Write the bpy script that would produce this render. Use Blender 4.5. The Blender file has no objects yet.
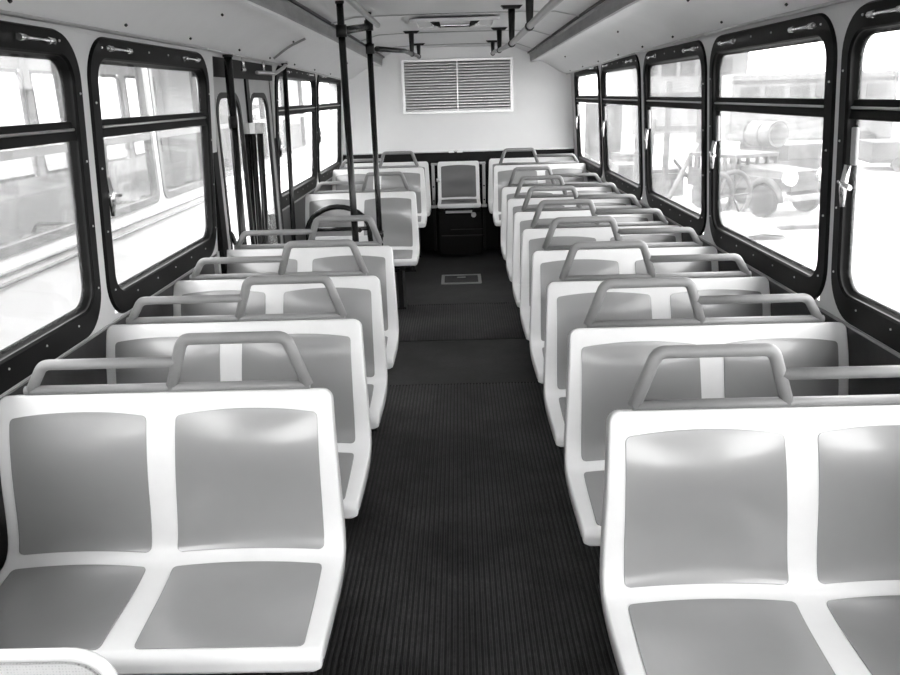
import bpy, bmesh, math, random
from mathutils import Vector, Matrix
random.seed(7)
scene = bpy.context.scene
COL = scene.collection
PI = math.pi

# ------------------------------------------------------------------ materials
def new_mat(name):
    m = bpy.data.materials.new(name); m.use_nodes = True
    nt = m.node_tree; nt.nodes.clear()
    out = nt.nodes.new('ShaderNodeOutputMaterial')
    return m, nt, out

def pbr(name, g, rough=0.5, metal=0.0, coat=0.0, noise=0.0, nscale=8.0, bump=0.0, bscale=200.0, spec=0.5, stretch=None, coat_rough=0.08):
    m, nt, out = new_mat(name)
    b = nt.nodes.new('ShaderNodeBsdfPrincipled')
    b.inputs['Roughness'].default_value = rough
    b.inputs['Metallic'].default_value = metal
    b.inputs['Coat Weight'].default_value = coat
    b.inputs['Coat Roughness'].default_value = coat_rough
    b.inputs['Specular IOR Level'].default_value = spec
    b.inputs['Base Color'].default_value = (g, g, g, 1)
    tc = nt.nodes.new('ShaderNodeTexCoord')
    src = tc.outputs['Object']
    if stretch:
        mp = nt.nodes.new('ShaderNodeMapping'); mp.inputs['Scale'].default_value = stretch
        nt.links.new(src, mp.inputs['Vector']); src = mp.outputs['Vector']
    if noise > 0:
        n = nt.nodes.new('ShaderNodeTexNoise'); n.inputs['Scale'].default_value = nscale
        n.inputs['Detail'].default_value = 5.0; n.inputs['Roughness'].default_value = 0.65
        nt.links.new(src, n.inputs['Vector'])
        r = nt.nodes.new('ShaderNodeMapRange')
        r.inputs['From Min'].default_value = 0.3; r.inputs['From Max'].default_value = 0.7
        r.inputs['To Min'].default_value = g * (1 - noise); r.inputs['To Max'].default_value = g * (1 + noise)
        nt.links.new(n.outputs['Fac'], r.inputs['Value'])
        nt.links.new(r.outputs['Result'], b.inputs['Base Color'])
    if bump > 0:
        n2 = nt.nodes.new('ShaderNodeTexNoise'); n2.inputs['Scale'].default_value = bscale
        nt.links.new(src, n2.inputs['Vector'])
        bp = nt.nodes.new('ShaderNodeBump'); bp.inputs['Strength'].default_value = bump; bp.inputs['Distance'].default_value = 0.002
        nt.links.new(n2.outputs['Fac'], bp.inputs['Height']); nt.links.new(bp.outputs['Normal'], b.inputs['Normal'])
    nt.links.new(b.outputs['BSDF'], out.inputs['Surface'])
    return m

def glass_mat(name, haze, clear=0.96, gloss=0.06):
    m, nt, out = new_mat(name)
    tr = nt.nodes.new('ShaderNodeBsdfTransparent'); tr.inputs['Color'].default_value = (clear, clear, clear, 1)
    di = nt.nodes.new('ShaderNodeBsdfTranslucent'); di.inputs['Color'].default_value = (.9, .9, .9, 1)  # translucent share puts a veiling glare haze over the view outside
    gl = nt.nodes.new('ShaderNodeBsdfGlossy'); gl.inputs['Roughness'].default_value = 0.02
    gl.inputs['Color'].default_value = (.9, .9, .9, 1)
    tc = nt.nodes.new('ShaderNodeTexCoord')
    n = nt.nodes.new('ShaderNodeTexNoise'); n.inputs['Scale'].default_value = 5.0; n.inputs['Detail'].default_value = 4
    nt.links.new(tc.outputs['Object'], n.inputs['Vector'])
    r = nt.nodes.new('ShaderNodeMapRange'); r.inputs['From Min'].default_value = .3; r.inputs['From Max'].default_value = .7
    r.inputs['To Min'].default_value = haze * .6; r.inputs['To Max'].default_value = haze * 1.4
    nt.links.new(n.outputs['Fac'], r.inputs['Value'])
    m1 = nt.nodes.new('ShaderNodeMixShader'); nt.links.new(r.outputs['Result'], m1.inputs['Fac'])
    nt.links.new(tr.outputs[0], m1.inputs[1]); nt.links.new(di.outputs[0], m1.inputs[2])
    m2 = nt.nodes.new('ShaderNodeMixShader'); m2.inputs['Fac'].default_value = gloss
    nt.links.new(m1.outputs[0], m2.inputs[1]); nt.links.new(gl.outputs[0], m2.inputs[2])
    nt.links.new(m2.outputs[0], out.inputs['Surface'])
    return m

M = {}
M['shell'] = pbr('seat_shell_white_plastic', .80, .38, coat=.25, noise=.03, nscale=6, bump=.05, bscale=500, coat_rough=.2)
M['insert'] = pbr('seat_insert_grey_satin', .265, .32, coat=1.0, noise=.04, nscale=4, coat_rough=.15, spec=.9)
M['insert_dark'] = pbr('seat_insert_dark_grey', .13, .42, coat=.15, noise=.05, nscale=5, coat_rough=.3)
M['handle'] = pbr('grab_handle_grey_vinyl', .25, .42, noise=.06, nscale=14, bump=.08, bscale=260)
M['black_metal'] = pbr('black_painted_steel', .010, .4, spec=.3, noise=.2, nscale=10)
M['pole'] = pbr('black_enamel_pole', .008, .26, spec=.35)
M['rubber'] = pbr('black_window_rubber', .006, .42, noise=.25, nscale=14, spec=.18)
M['frame'] = pbr('black_window_frame_paint', .005, .5, noise=.2, nscale=9, spec=.10)
M['chrome'] = pbr('worn_chrome', .72, .22, metal=1.0)
M['steel'] = pbr('satin_steel', .55, .34, metal=1.0, noise=.08, nscale=20)
M['rail'] = pbr('dull_steel_rail', .34, .3, metal=1.0, noise=.1, nscale=20)
M['alu'] = pbr('brushed_aluminium', .62, .34, metal=1.0, noise=.06, nscale=30, stretch=(1, 1, 12))
M['wall'] = pbr('wall_pale_laminate', .58, .5, noise=.03, nscale=3)
M['pillar'] = pbr('pillar_grey_enamel', .58, .45, noise=.03, nscale=3)
M['rear'] = pbr('rear_wall_white_laminate', .85, .32, coat=.2, noise=.02, nscale=2, coat_rough=.2)
M['ceiling'] = pbr('ceiling_grey_white_laminate', .76, .42, noise=.03, nscale=2)
M['cove'] = pbr('cove_panel_laminate', .78, .45, noise=.03, nscale=3)
M['channel'] = pbr('light_channel_grey_lens', .24, .4, noise=.22, nscale=9, stretch=(1, .35, 1))
M['dark_wall'] = pbr('dark_side_panel', .030, .36, noise=.35, nscale=16, stretch=(1, 1, 1))
M["band"] = pbr("black_rear_band", .008, .6, spec=.2)
M['door'] = pbr('door_leaf_grey', .36, .42, noise=.04)
M['glass'] = glass_mat('window_glass_hazy', .045)  # glare haze is mixed into the panes
M['far_glass'] = glass_mat('neighbour_window_glass', .10, clear=.85, gloss=.10)
M['body_white'] = pbr('bus_body_white', .78, .3, coat=.4, noise=.03, nscale=1)
M['body_grey'] = pbr('bus_trim_grey', .16, .4)
M['ground'] = pbr('yard_gravel_pale', .30, .9, noise=.35, nscale=.9, bump=.4, bscale=12)
M['junk_dark'] = pbr('weathered_dark_metal', .018, .6, noise=.5, nscale=3)
M['junk_mid'] = pbr('weathered_mid_grey', .040, .7, noise=.4, nscale=2.5)
M['junk_light'] = pbr('pale_weathered_sheet', .11, .7, noise=.12, nscale=2)
M['timber'] = pbr('grey_timber', .045, .8, noise=.4, nscale=6)
M['mesh_panel'] = pbr('perforated_panel', .62, .5)
M['tube_white'] = pbr('white_enamel_tube', .82, .25, coat=.5)
M['screw'] = pbr('zinc_screw', .6, .3, metal=1.0)
M['tag'] = pbr('pale_grey_tag', .42, .45, noise=.15, nscale=40)
M['white_plastic'] = pbr('white_plastic_cap', .8, .4)

# louvre slats: shiny blades
# mesh panel: fine dimples
def dimple(m, scale):
    nt = m.node_tree; b = [n for n in nt.nodes if n.type == 'BSDF_PRINCIPLED'][0]
    tc = nt.nodes.new('ShaderNodeTexCoord'); v = nt.nodes.new('ShaderNodeTexVoronoi'); v.inputs['Scale'].default_value = scale
    v.inputs['Randomness'].default_value = .15
    nt.links.new(tc.outputs['Object'], v.inputs['Vector'])
    r = nt.nodes.new('ShaderNodeMapRange'); r.inputs['From Min'].default_value = .1; r.inputs['From Max'].default_value = .5
    r.inputs['To Min'].default_value = .30; r.inputs['To Max'].default_value = .66
    nt.links.new(v.outputs['Distance'], r.inputs['Value']); nt.links.new(r.outputs['Result'], b.inputs['Base Color'])
dimple(M['mesh_panel'], 180)

def floor_mat():
    m, nt, out = new_mat('black_ribbed_rubber')
    b = nt.nodes.new('ShaderNodeBsdfPrincipled'); b.inputs['Roughness'].default_value = .55
    b.inputs['Specular IOR Level'].default_value = .35
    tc = nt.nodes.new('ShaderNodeTexCoord')
    n = nt.nodes.new('ShaderNodeTexNoise'); n.inputs['Scale'].default_value = 1.6; n.inputs['Detail'].default_value = 6; n.inputs['Roughness'].default_value = .7
    nt.links.new(tc.outputs['Object'], n.inputs['Vector'])
    n2 = nt.nodes.new('ShaderNodeTexNoise'); n2.inputs['Scale'].default_value = 60; n2.inputs['Detail'].default_value = 4
    nt.links.new(tc.outputs['Object'], n2.inputs['Vector'])
    r = nt.nodes.new('ShaderNodeMapRange'); r.inputs['From Min'].default_value = .38; r.inputs['From Max'].default_value = .68
    r.inputs['To Min'].default_value = .009; r.inputs['To Max'].default_value = .055
    nt.links.new(n.outputs['Fac'], r.inputs['Value'])
    mu = nt.nodes.new('ShaderNodeMath'); mu.operation = 'MULTIPLY_ADD'; mu.inputs[1].default_value = 1.3; mu.inputs[2].default_value = .35
    nt.links.new(n2.outputs['Fac'], mu.inputs[0])
    m2 = nt.nodes.new('ShaderNodeMath'); m2.operation = 'MULTIPLY'
    nt.links.new(r.outputs['Result'], m2.inputs[0]); nt.links.new(mu.outputs[0], m2.inputs[1])
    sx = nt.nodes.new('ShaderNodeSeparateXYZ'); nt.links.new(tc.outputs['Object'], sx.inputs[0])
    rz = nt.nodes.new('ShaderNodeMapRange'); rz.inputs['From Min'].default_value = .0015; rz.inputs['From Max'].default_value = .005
    rz.inputs['To Min'].default_value = .55; rz.inputs['To Max'].default_value = 1.5   # rib contrast put in colour: tops lighter, grooves darker
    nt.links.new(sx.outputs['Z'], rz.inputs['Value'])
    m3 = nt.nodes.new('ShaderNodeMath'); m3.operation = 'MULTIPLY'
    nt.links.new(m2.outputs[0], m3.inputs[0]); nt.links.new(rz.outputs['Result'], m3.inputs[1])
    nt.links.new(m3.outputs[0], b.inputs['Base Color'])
    nt.links.new(b.outputs['BSDF'], out.inputs['Surface'])
    return m
M['floor'] = floor_mat()

# ------------------------------------------------------------------ mesh builder
class MB:
    def __init__(self): self.v = []; self.f = []; self.smooth = []
    def add(self, vs, fs, smooth=False):
        o = len(self.v); self.v += [tuple(p) for p in vs]
        self.f += [tuple(i + o for i in f) for f in fs]; self.smooth += [smooth] * len(fs)
        return self
    def box(self, x0, x1, y0, y1, z0, z1):
        vs = [(x0, y0, z0), (x1, y0, z0), (x1, y1, z0), (x0, y1, z0), (x0, y0, z1), (x1, y0, z1), (x1, y1, z1), (x0, y1, z1)]
        fs = [(0, 3, 2, 1), (4, 5, 6, 7), (0, 1, 5, 4), (1, 2, 6, 5), (2, 3, 7, 6), (3, 0, 4, 7)]
        return self.add(vs, fs)
    def hexa(self, a, b):   # a, b: two quads (lists of 4 points) joined
        vs = list(a) + list(b)
        fs = [(0, 3, 2, 1), (4, 5, 6, 7), (0, 1, 5, 4), (1, 2, 6, 5), (2, 3, 7, 6), (3, 0, 4, 7)]
        return self.add(vs, fs)
    def grid(self, rows, closed=False, smooth=True):
        nr, nc = len(rows), len(rows[0]); vs = [p for r in rows for p in r]; fs = []
        for i in range(nr - 1):
            for j in range(nc - (0 if closed else 1)):
                k = (j + 1) % nc
                fs.append((i * nc + j, i * nc + k, (i + 1) * nc + k, (i + 1) * nc + j))
        return self.add(vs, fs, smooth)
    def tube(self, pts, r, n=10, closed=False, caps=True, flat=1.0, up=None):
        P = [Vector(p) for p in pts]; N = len(P); rings = []
        prev = None
        for i in range(N):
            if closed: t = (P[(i + 1) % N] - P[i - 1])
            else: t = P[min(i + 1, N - 1)] - P[max(i - 1, 0)]
            t.normalize()
            if prev is None:
                a = Vector(up) if up else (Vector((0, 0, 1)) if abs(t.z) < .9 else Vector((0, 1, 0)))
            else: a = prev
            a = (a - t * a.dot(t)).normalized(); prev = a; b = t.cross(a)
            rr = r[i] if isinstance(r, (list, tuple)) else r
            rings.append([P[i] + a * (rr * math.cos(2 * PI * k / n)) + b * (rr * flat * math.sin(2 * PI * k / n)) for k in range(n)])
        if closed: rings.append(rings[0])
        o = len(self.v)
        self.grid(rings, closed=True)
        if caps and not closed:
            self.add(rings[0], [tuple(range(n))[::-1]]); self.add(rings[-1], [tuple(range(n))])
        return self
    def cyl(self, p0, p1, r, n=16, r2=None): return self.tube([p0, p1], [r, r if r2 is None else r2], n)
    def build(self, name, mat, parent=None, bevel=0.0, seg=2, mirror=False, subsurf=0):
        me = bpy.data.meshes.new(name); me.from_pydata(self.v, [], self.f)
        for p, s in zip(me.polygons, self.smooth): p.use_smooth = s
        bm = bmesh.new(); bm.from_mesh(me); bmesh.ops.remove_doubles(bm, verts=bm.verts, dist=1e-5)
        if mirror: bmesh.ops.scale(bm, vec=(-1, 1, 1), verts=bm.verts)
        bmesh.ops.recalc_face_normals(bm, faces=bm.faces); bm.to_mesh(me); bm.free()
        me.materials.append(mat)
        o = bpy.data.objects.new(name, me); COL.objects.link(o)
        if parent: o.parent = parent
        if bevel > 0:
            b = o.modifiers.new('bevel', 'BEVEL'); b.width = bevel; b.segments = seg; b.limit_method = 'ANGLE'; b.angle_limit = math.radians(40)
            b.harden_normals = False
        return o

def tag(o, label=None, cat=None, group=None, kind=None):
    if label: o['label'] = label
    if cat: o['category'] = cat
    if group: o['group'] = group
    if kind: o['kind'] = kind
    return o
def empty(name, loc, label=None, cat=None, group=None, kind=None):
    o = bpy.data.objects.new(name, None); COL.objects.link(o); o.location = loc; o.empty_display_size = .1
    return tag(o, label, cat, group, kind)
def struct(mb, name, mat, parent=None, bevel=0):
    o = mb.build(name, mat, parent, bevel)
    if parent is None: o['kind'] = 'structure'
    return o
def copy_tree(o, parent=None):
    c = o.copy(); COL.objects.link(c)
    if parent: c.parent = parent
    for ch in list(o.children): copy_tree(ch, c)
    return c

def fillet(pts, r, n=6, closed=False):
    P = [Vector(p) for p in pts]; out = []; N = len(P)
    for i in range(N):
        if not closed and i in (0, N - 1): out.append(P[i]); continue
        a = (P[i - 1] - P[i]); b = (P[(i + 1) % N] - P[i]); rr = r[i] if isinstance(r, (list, tuple)) else r
        if rr <= 0: out.append(P[i]); continue
        la, lb = a.length, b.length; a.normalize(); b.normalize()
        ang = a.angle(b); d = min(rr / math.tan(ang / 2), la * .48, lb * .48)
        p0, p1 = P[i] + a * d, P[i] + b * d
        for k in range(n + 1):
            t = k / n; out.append(p0 * (1 - t) ** 2 + P[i] * (2 * t * (1 - t)) + p1 * t * t)
    return out

def rrect(a0, a1, b0, b1, r, n=8):
    """rounded rectangle outline in 2D, counter-clockwise; r scalar or (bl, br, tr, tl)"""
    R = r if isinstance(r, (tuple, list)) else (r,) * 4
    out = []
    for (cx, cy, sx, sy, s0, rr) in ((a0, b0, 1, 1, PI, R[0]), (a1, b0, -1, 1, 1.5 * PI, R[1]), (a1, b1, -1, -1, 0, R[2]), (a0, b1, 1, -1, .5 * PI, R[3])):
        for k in range(n + 1):
            t = s0 + (PI / 2) * k / n
            out.append((cx + sx * rr + rr * math.cos(t), cy + sy * rr + rr * math.sin(t)))
    return out

# ------------------------------------------------------------------ bus shell
Y0, Y1 = -2.4, 8.85
def WX(z): return 1.2 + .0625 * (1.8 - z)      # the side walls lean in towards the roof
SILL = .892

# openings in the wall: (y near, y far) of the glass openings
R_WIN = [(.10, 1.24), (1.42, 2.575), (2.737, 3.93), (4.11, 5.34), (5.56, 6.93), (7.13, 8.5)]
L_WIN = [(.10, 1.28), (1.46, 2.62), (2.80, 4.0), (5.60, 7.08), (7.25, 8.6)]
OZ0, OZ1 = .899, 1.867     # outer frame bottom / top
GZ0, GZ1 = .992, 1.792     # opening
EDGE = .06

def side_wall(s, wins, door=None):
    mb = MB(); T = .026
    def slab(y0, y1, z0, z1):
        a = [(s * WX(z0), y0, z0), (s * WX(z0), y1, z0), (s * WX(z1), y1, z1), (s * WX(z1), y0, z1)]
        b = [(p[0] + s * T, p[1], p[2]) for p in a]
        mb.hexa(a, b)
    hz0, hz1 = OZ0 + .05, OZ1 - .05
    cuts = [(a - EDGE + .052, b + EDGE - .052) for a, b in wins]
    allc = sorted(cuts + ([door] if door else []))
    y = Y0 + .9
    for a, b in allc:
        slab(y, a, SILL, 1.9)
        if door and (a, b) == door: slab(a, b, 1.86, 1.9)
        else: slab(a, b, SILL, OZ0 + .02); slab(a, b, hz1, 1.9)
        y = b
    slab(y, Y1 + .1, SILL, 1.9)
    return mb
DOOR = (4.16, 5.50)
struct(side_wall(1, R_WIN), 'wall_right', M['pillar'])
struct(side_wall(-1, L_WIN, DOOR), 'wall_left', M['pillar'])

# dark lower side panels
LX = 1.30
for s, nm in ((1, 'trim_1'), (-1, 'trim_2')):
    mb = MB()
    segs = [(Y0, Y1 + .1)] if s > 0 else [(Y0, DOOR[0]), (DOOR[1], Y1 + .1)]
    for a, b in segs: mb.box(min(s * LX, s * (LX + .06)), max(s * LX, s * (LX + .06)), a, b, -.05, SILL)
    struct(mb, nm, M['dark_wall'])
# bright ledge strip between window frames and dark panel
for s, nm in ((1, 'trim_3'), (-1, 'trim_4')):
    mb = MB()
    segs = [(Y0 + .9, Y1)] if s > 0 else [(Y0 + .9, DOOR[0] - .02), (DOOR[1] + .02, Y1)]
    for a, b in segs:
        x0, x1 = s * 1.2515, s * 1.31
        mb.box(min(x0, x1), max(x0, x1), a, b, SILL - .005, SILL + .005)
    struct(mb, nm, M['rail'], bevel=.002)

# floor
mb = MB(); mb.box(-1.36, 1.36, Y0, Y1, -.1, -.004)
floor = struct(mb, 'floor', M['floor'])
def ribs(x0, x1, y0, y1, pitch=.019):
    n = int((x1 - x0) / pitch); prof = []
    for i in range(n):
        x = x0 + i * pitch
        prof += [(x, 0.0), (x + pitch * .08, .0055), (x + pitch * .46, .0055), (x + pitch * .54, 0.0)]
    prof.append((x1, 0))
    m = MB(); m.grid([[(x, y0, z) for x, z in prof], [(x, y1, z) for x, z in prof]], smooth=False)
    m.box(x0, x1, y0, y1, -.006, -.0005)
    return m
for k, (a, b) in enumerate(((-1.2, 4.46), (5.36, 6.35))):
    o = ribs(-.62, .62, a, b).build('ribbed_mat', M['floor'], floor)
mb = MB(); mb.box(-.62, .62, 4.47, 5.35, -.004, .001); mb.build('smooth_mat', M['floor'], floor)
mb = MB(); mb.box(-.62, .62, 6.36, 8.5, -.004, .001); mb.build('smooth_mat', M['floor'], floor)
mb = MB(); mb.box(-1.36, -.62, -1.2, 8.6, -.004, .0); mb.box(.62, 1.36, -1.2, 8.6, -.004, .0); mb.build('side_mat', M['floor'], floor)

# ceiling: flat centre then coves, lofted along the bus; the rear end drops a little
FRONT_C = [(0, 2.125), (.45, 2.124), (.62, 2.122), (.70, 2.108), (.785, 2.098)]
REAR_C = [(0, 2.118), (.45, 2.113), (.60, 2.105), (.68, 2.075), (.765, 2.040)]
FRONT_V = [(.80, 2.018), (.84, 2.022), (.93, 2.02), (1.03, 1.985), (1.11, 1.93), (1.165, 1.888), (1.20, 1.882), (1.27, 1.895)]
REAR_V = [(.785, 1.955), (.84, 1.957), (.90, 1.948), (1.0, 1.895), (1.09, 1.84), (1.15, 1.822), (1.197, 1.826), (1.27, 1.85)]
def lerp2(A, B, t): return [(a[0] + (b[0] - a[0]) * t, a[1] + (b[1] - a[1]) * t) for a, b in zip(A, B)]
def smooth_prof(P, n=4):
    out = []
    for i in range(len(P) - 1):
        p0, p1, p2, p3 = P[max(i - 1, 0)], P[i], P[i + 1], P[min(i + 2, len(P) - 1)]
        for k in range(n):
            t = k / n
            out.append(tuple(.5 * ((2 * p1[j]) + (-p0[j] + p2[j]) * t + (2 * p0[j] - 5 * p1[j] + 4 * p2[j] - p3[j]) * t * t + (-p0[j] + 3 * p1[j] - 3 * p2[j] + p3[j]) * t ** 3) for j in (0, 1)))
    out.append(P[-1]); return out
STA = [(Y0, 0), (4.0, 0), (5.5, .22), (7.2, .62), (Y1 + .05, 1)]
mb = MB(); rows = []
for y, t in STA:
    h = lerp2(FRONT_C, REAR_C, t)
    prof = [(-x, z) for x, z in h[::-1]] + h[1:]
    rows.append([(x, y, z) for x, z in prof])
mb.grid(rows); top = [[(x, y, z + .05) for x, y, z in r] for r in rows]; mb.grid(top)
ceil = struct(mb, 'ceiling', M['ceiling'])
for s in (-1, 1):
    mb = MB(); rows = []
    for y, t in STA:
        prof = smooth_prof(lerp2(FRONT_V, REAR_V, t))
        rows.append([(s * x, y, z) for x, z in prof])
    mb.grid(rows); mb.grid([[(x, y, z + .03) for x, y, z in r] for r in rows])
    mb.build('cove_panel', M['cove'], ceil)
    # small screw heads on the cove panels
    for y in (1.5, 2.2, 2.95, 3.65, 4.45, 5.15, 5.9, 6.7, 7.5, 8.3):
        t = 0 if y < 4 else (y - 4) / 4.85
        pr = lerp2(FRONT_V, REAR_V, t)
        for j, f in ((4, .5), (2, .6)):
            if j == 2 and int(y * 10) % 3: continue
            x = pr[j][0] * (1 - f) + pr[j + 1][0] * f; z = pr[j][1] * (1 - f) + pr[j + 1][1] * f
            b = MB(); b.cyl((s * x, y, z + .002), (s * (x - .006), y, z - .005), .0055, 8); b.build('cove_screw', M['black_metal'], ceil)
# dark panel joint smear of the left cove over the door
mb = MB(); pts = []
for k in range(7):
    u = k / 6; j = 2 + u * 2.4; i = int(j); f = j - i
    p = lerp2(FRONT_V, REAR_V, .25); x = p[i][0] * (1 - f) + p[i + 1][0] * f; z = p[i][1] * (1 - f) + p[i + 1][1] * f
    pts.append((-x + .003, 5.22, z - .004))
mb.tube(pts, .007, 6); mb.build('panel_joint', M['channel'], ceil)
# cross seams of the ceiling
for y in (1.0, 2.4, 3.8, 5.26, 6.72, 8.3):
    t = 0 if y < 4 else (y - 4) / 4.85
    h = lerp2(FRONT_C, REAR_C, t); prof = [(-x, z) for x, z in h[::-1]] + h[1:]
    b = MB(); b.grid([[(x, y - .014, z - .001) for x, z in prof], [(x, y - .012, z - .006) for x, z in prof], [(x, y + .012, z - .006) for x, z in prof], [(x, y + .014, z - .001) for x, z in prof]], smooth=False)
    b.build('ceiling_seam', M['steel'], ceil)
# emergency roof hatch
rh = empty('roof_hatch', (0, 5.72, 2.11), 'shallow grey roof hatch with a black pull handle in the ceiling', 'roof hatch')
b = MB(); o = rrect(-.29, .29, -.30, .30, .04); i_ = rrect(-.25, .25, -.26, .26, .03)
b.grid([[(x, y, .0) for x, y in o], [(x, y, -.018) for x, y in o], [(x, y, -.018) for x, y in i_], [(x, y, -.004) for x, y in i_]], closed=True, smooth=False)
b.build('hatch_rim', M['ceiling'], rh)
b = MB(); b.box(-.25, .25, -.26, .26, -.008, -.002); b.build('hatch_lid', M['ceiling'], rh)
b = MB(); b.tube([(-.15, -.17, -.024), (-.10, -.17, -.036), (.10, -.17, -.036), (.15, -.17, -.024)], .011, 8); b.build('hatch_handle', M['chrome'], rh)
for s in (-1, 1):
    b = MB(); b.hexa([(s * .10, -.185, -.012), (s * .16, -.185, -.012), (s * .16, -.15, -.012), (s * .10, -.15, -.012)], [(s * .09, -.19, -.05), (s * .14, -.185, -.03), (s * .14, -.15, -.03), (s * .09, -.15, -.05)]); b.build('handle_bracket', M['black_metal'], rh)

# long light channels between ceiling and coves
for s, side in ((1, 'right'), (-1, 'left')):
    e = empty('light_channel', (s * .79, 4, 2.05)); e.parent = ceil; e['label'] = f'long unlit grey light channel along the {side} edge of the ceiling'
    rowsA, rowsB, rowsC, rowsL = [], [], [], []
    for y, t in STA:
        y = min(y, Y1 - .03)
        c = lerp2(FRONT_C, REAR_C, t)[-1]; v = lerp2(FRONT_V, REAR_V, t)[0]
        L = lambda x, z: (s * x - s * .79, y - 4, z - 2.05)
        rowsA.append([L(c[0] - .008, c[1] - .012), L(c[0] + .002, c[1] - .024), L(v[0] - .012, v[1] + .010), L(v[0] - .006, v[1] - .004)])
        rowsB.append([L(c[0] - .022, c[1] + .004), L(c[0] - .022, c[1] - .010), L(c[0] - .008, c[1] - .010), L(c[0] - .008, c[1] + .004)])
        rowsL.append([L(v[0] - .010, v[1] - .004), L(v[0] - .004, v[1] - .012), L(v[0] + .045, v[1] - .006), L(v[0] + .05, v[1] + .006)])
    b = MB(); b.grid(rowsA, smooth=False); b.build('lens', M['channel'], e)
    b = MB(); b.grid(rowsB, smooth=False); b.build('groove_strip', M['black_metal'], e)
    b = MB(); b.grid(rowsL, smooth=False); b.build('lower_lip', M['cove'], e)

# bright trim line between cove and window frames
for s, nm in ((1, 'trim_5'), (-1, 'trim_6')):
    b = MB()
    for (y0, t0), (y1, t1) in zip(STA[:-1], STA[1:]):
        p0 = lerp2(FRONT_V, REAR_V, t0)[5]; p1 = lerp2(FRONT_V, REAR_V, t1)[5]
        b.tube([(s * (p0[0] + .006), y0, p0[1] - .004), (s * (p1[0] + .006), y1, p1[1] - .004)], .0075, 8)
    struct(b, nm, M['steel'])
# strip closing the gap above the window frames
for s, nm in ((1, 'trim_7'), (-1, 'trim_8')):
    b = MB(); b.box(min(s * 1.195, s * 1.28), max(s * 1.195, s * 1.28), Y0, Y1 + .05, 1.868, 1.90); struct(b, nm, M['pillar'])
# roof skin so no sky leaks in
b = MB(); b.grid([[(x, y, z) for x, z in ((-1.36, 1.80), (-1.30, 2.10), (-.9, 2.24), (0, 2.28), (.9, 2.24), (1.30, 2.10), (1.36, 1.80))] for y in (Y0, Y1 + .15)])
struct(b, 'trim_9', M['body_white'])

# rear wall
b = MB(); b.box(-1.36, 1.36, Y1, Y1 + .08, -.1, 2.25); struct(b, 'wall_back', M['rear'])
b = MB(); b.box(-1.26, 1.26, Y1 - .02, Y1 - .001, -.004, 1.055); struct(b, 'trim_10', M['band'])
b = MB(); b.box(-1.245, 1.245, Y1 - .028, Y1 - .0, 1.052, 1.064); trim11 = struct(b, 'trim_11', M['steel'])
# front end behind the camera: dash wall with a windscreen opening, header
b = MB(); b.box(-1.36, 1.36, Y0 - .06, Y0, -.1, .70); b.box(-1.36, 1.36, Y0 - .06, Y0, 2.02, 2.25)
for s in (-1, 1): b.box(s * 1.3 - .05, s * 1.3 + .05, Y0 - .06, Y0, .7, 2.02)
struct(b, 'wall_front', M['wall'])
for s, nm in ((1, 'trim_12'), (-1, 'trim_13')):
    b = MB(); b.box(min(s * 1.24, s * 1.31), max(s * 1.24, s * 1.31), Y0, Y0 + .12, SILL, 1.9); struct(b, nm, M['pillar'])

# louvred vent on the rear wall
v = empty('louvre_vent', (.008, Y1 - .002, 1.73), 'wide louvred metal vent grille on the white rear wall', 'vent')
VW, VH = .585, .275
b = MB(); o = rrect(-VW, VW, -VH, VH, .006, 2); i_ = rrect(-VW + .03, VW - .03, -VH + .028, VH - .028, .004, 2)
b.grid([[(x, 0, z) for x, z in o], [(x, -.024, z) for x, z in o], [(x, -.024, z) for x, z in i_], [(x, 0, z) for x, z in i_]], closed=True, smooth=False); b.build('vent_frame', M['alu'], v, .002)
b = MB(); b.box(-VW + .02, VW - .02, -.004, 0, -VH + .02, VH - .02); b.build('vent_backing', M['black_metal'], v)
NS = 17
for k in range(NS):
    z = -VH + .045 + (2 * VH - .09) * k / (NS - 1)
    arc = [(-.004 - .017 * math.sin(q * 1.75), z + .013 - .024 * (1 - math.cos(q * 1.75)) / 1.18) for q in (0, .2, .4, .6, .8, 1)]
    b = MB(); b.grid([[(-VW + .03, yy, zz) for yy, zz in arc], [(VW - .03, yy, zz) for yy, zz in arc]]); b.grid([[(-VW + .03, yy + .002, zz - .002) for yy, zz in arc], [(VW - .03, yy + .002, zz - .002) for yy, zz in arc]])
    b.build('vent_slat', M['alu'], v)
b = MB(); b.box(-.006, .006, -.0245, -.003, -VH + .028, VH - .028); b.build('centre_bar', M['alu'], v)
# little clasp where the rear wall meets the black band
c = empty('band_clasp', (-.03, Y1 - .03, 1.063)); c.parent = trim11; c['label'] = 'small white clasp'
for dx in (-.045, .045):
    b = MB(); b.box(dx - .03, dx + .03, -.012, .0, -.016, .016); b.build('clasp_plate', M['white_plastic'], c, .004)
b = MB(); b.cyl((-.02, -.008, 0), (.02, -.008, 0), .006, 8); b.build('clasp_pin', M['chrome'], c)

# ------------------------------------------------------------------ windows
screw_me = None
def make_screw():
    b = MB(); b.cyl((0, 0, 0), (-.004, 0, 0), .0042, 8, .003)
    o = b.build('screw', M['screw']); me = o.data; bpy.data.objects.remove(o); return me
screw_me = make_screw()

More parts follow.
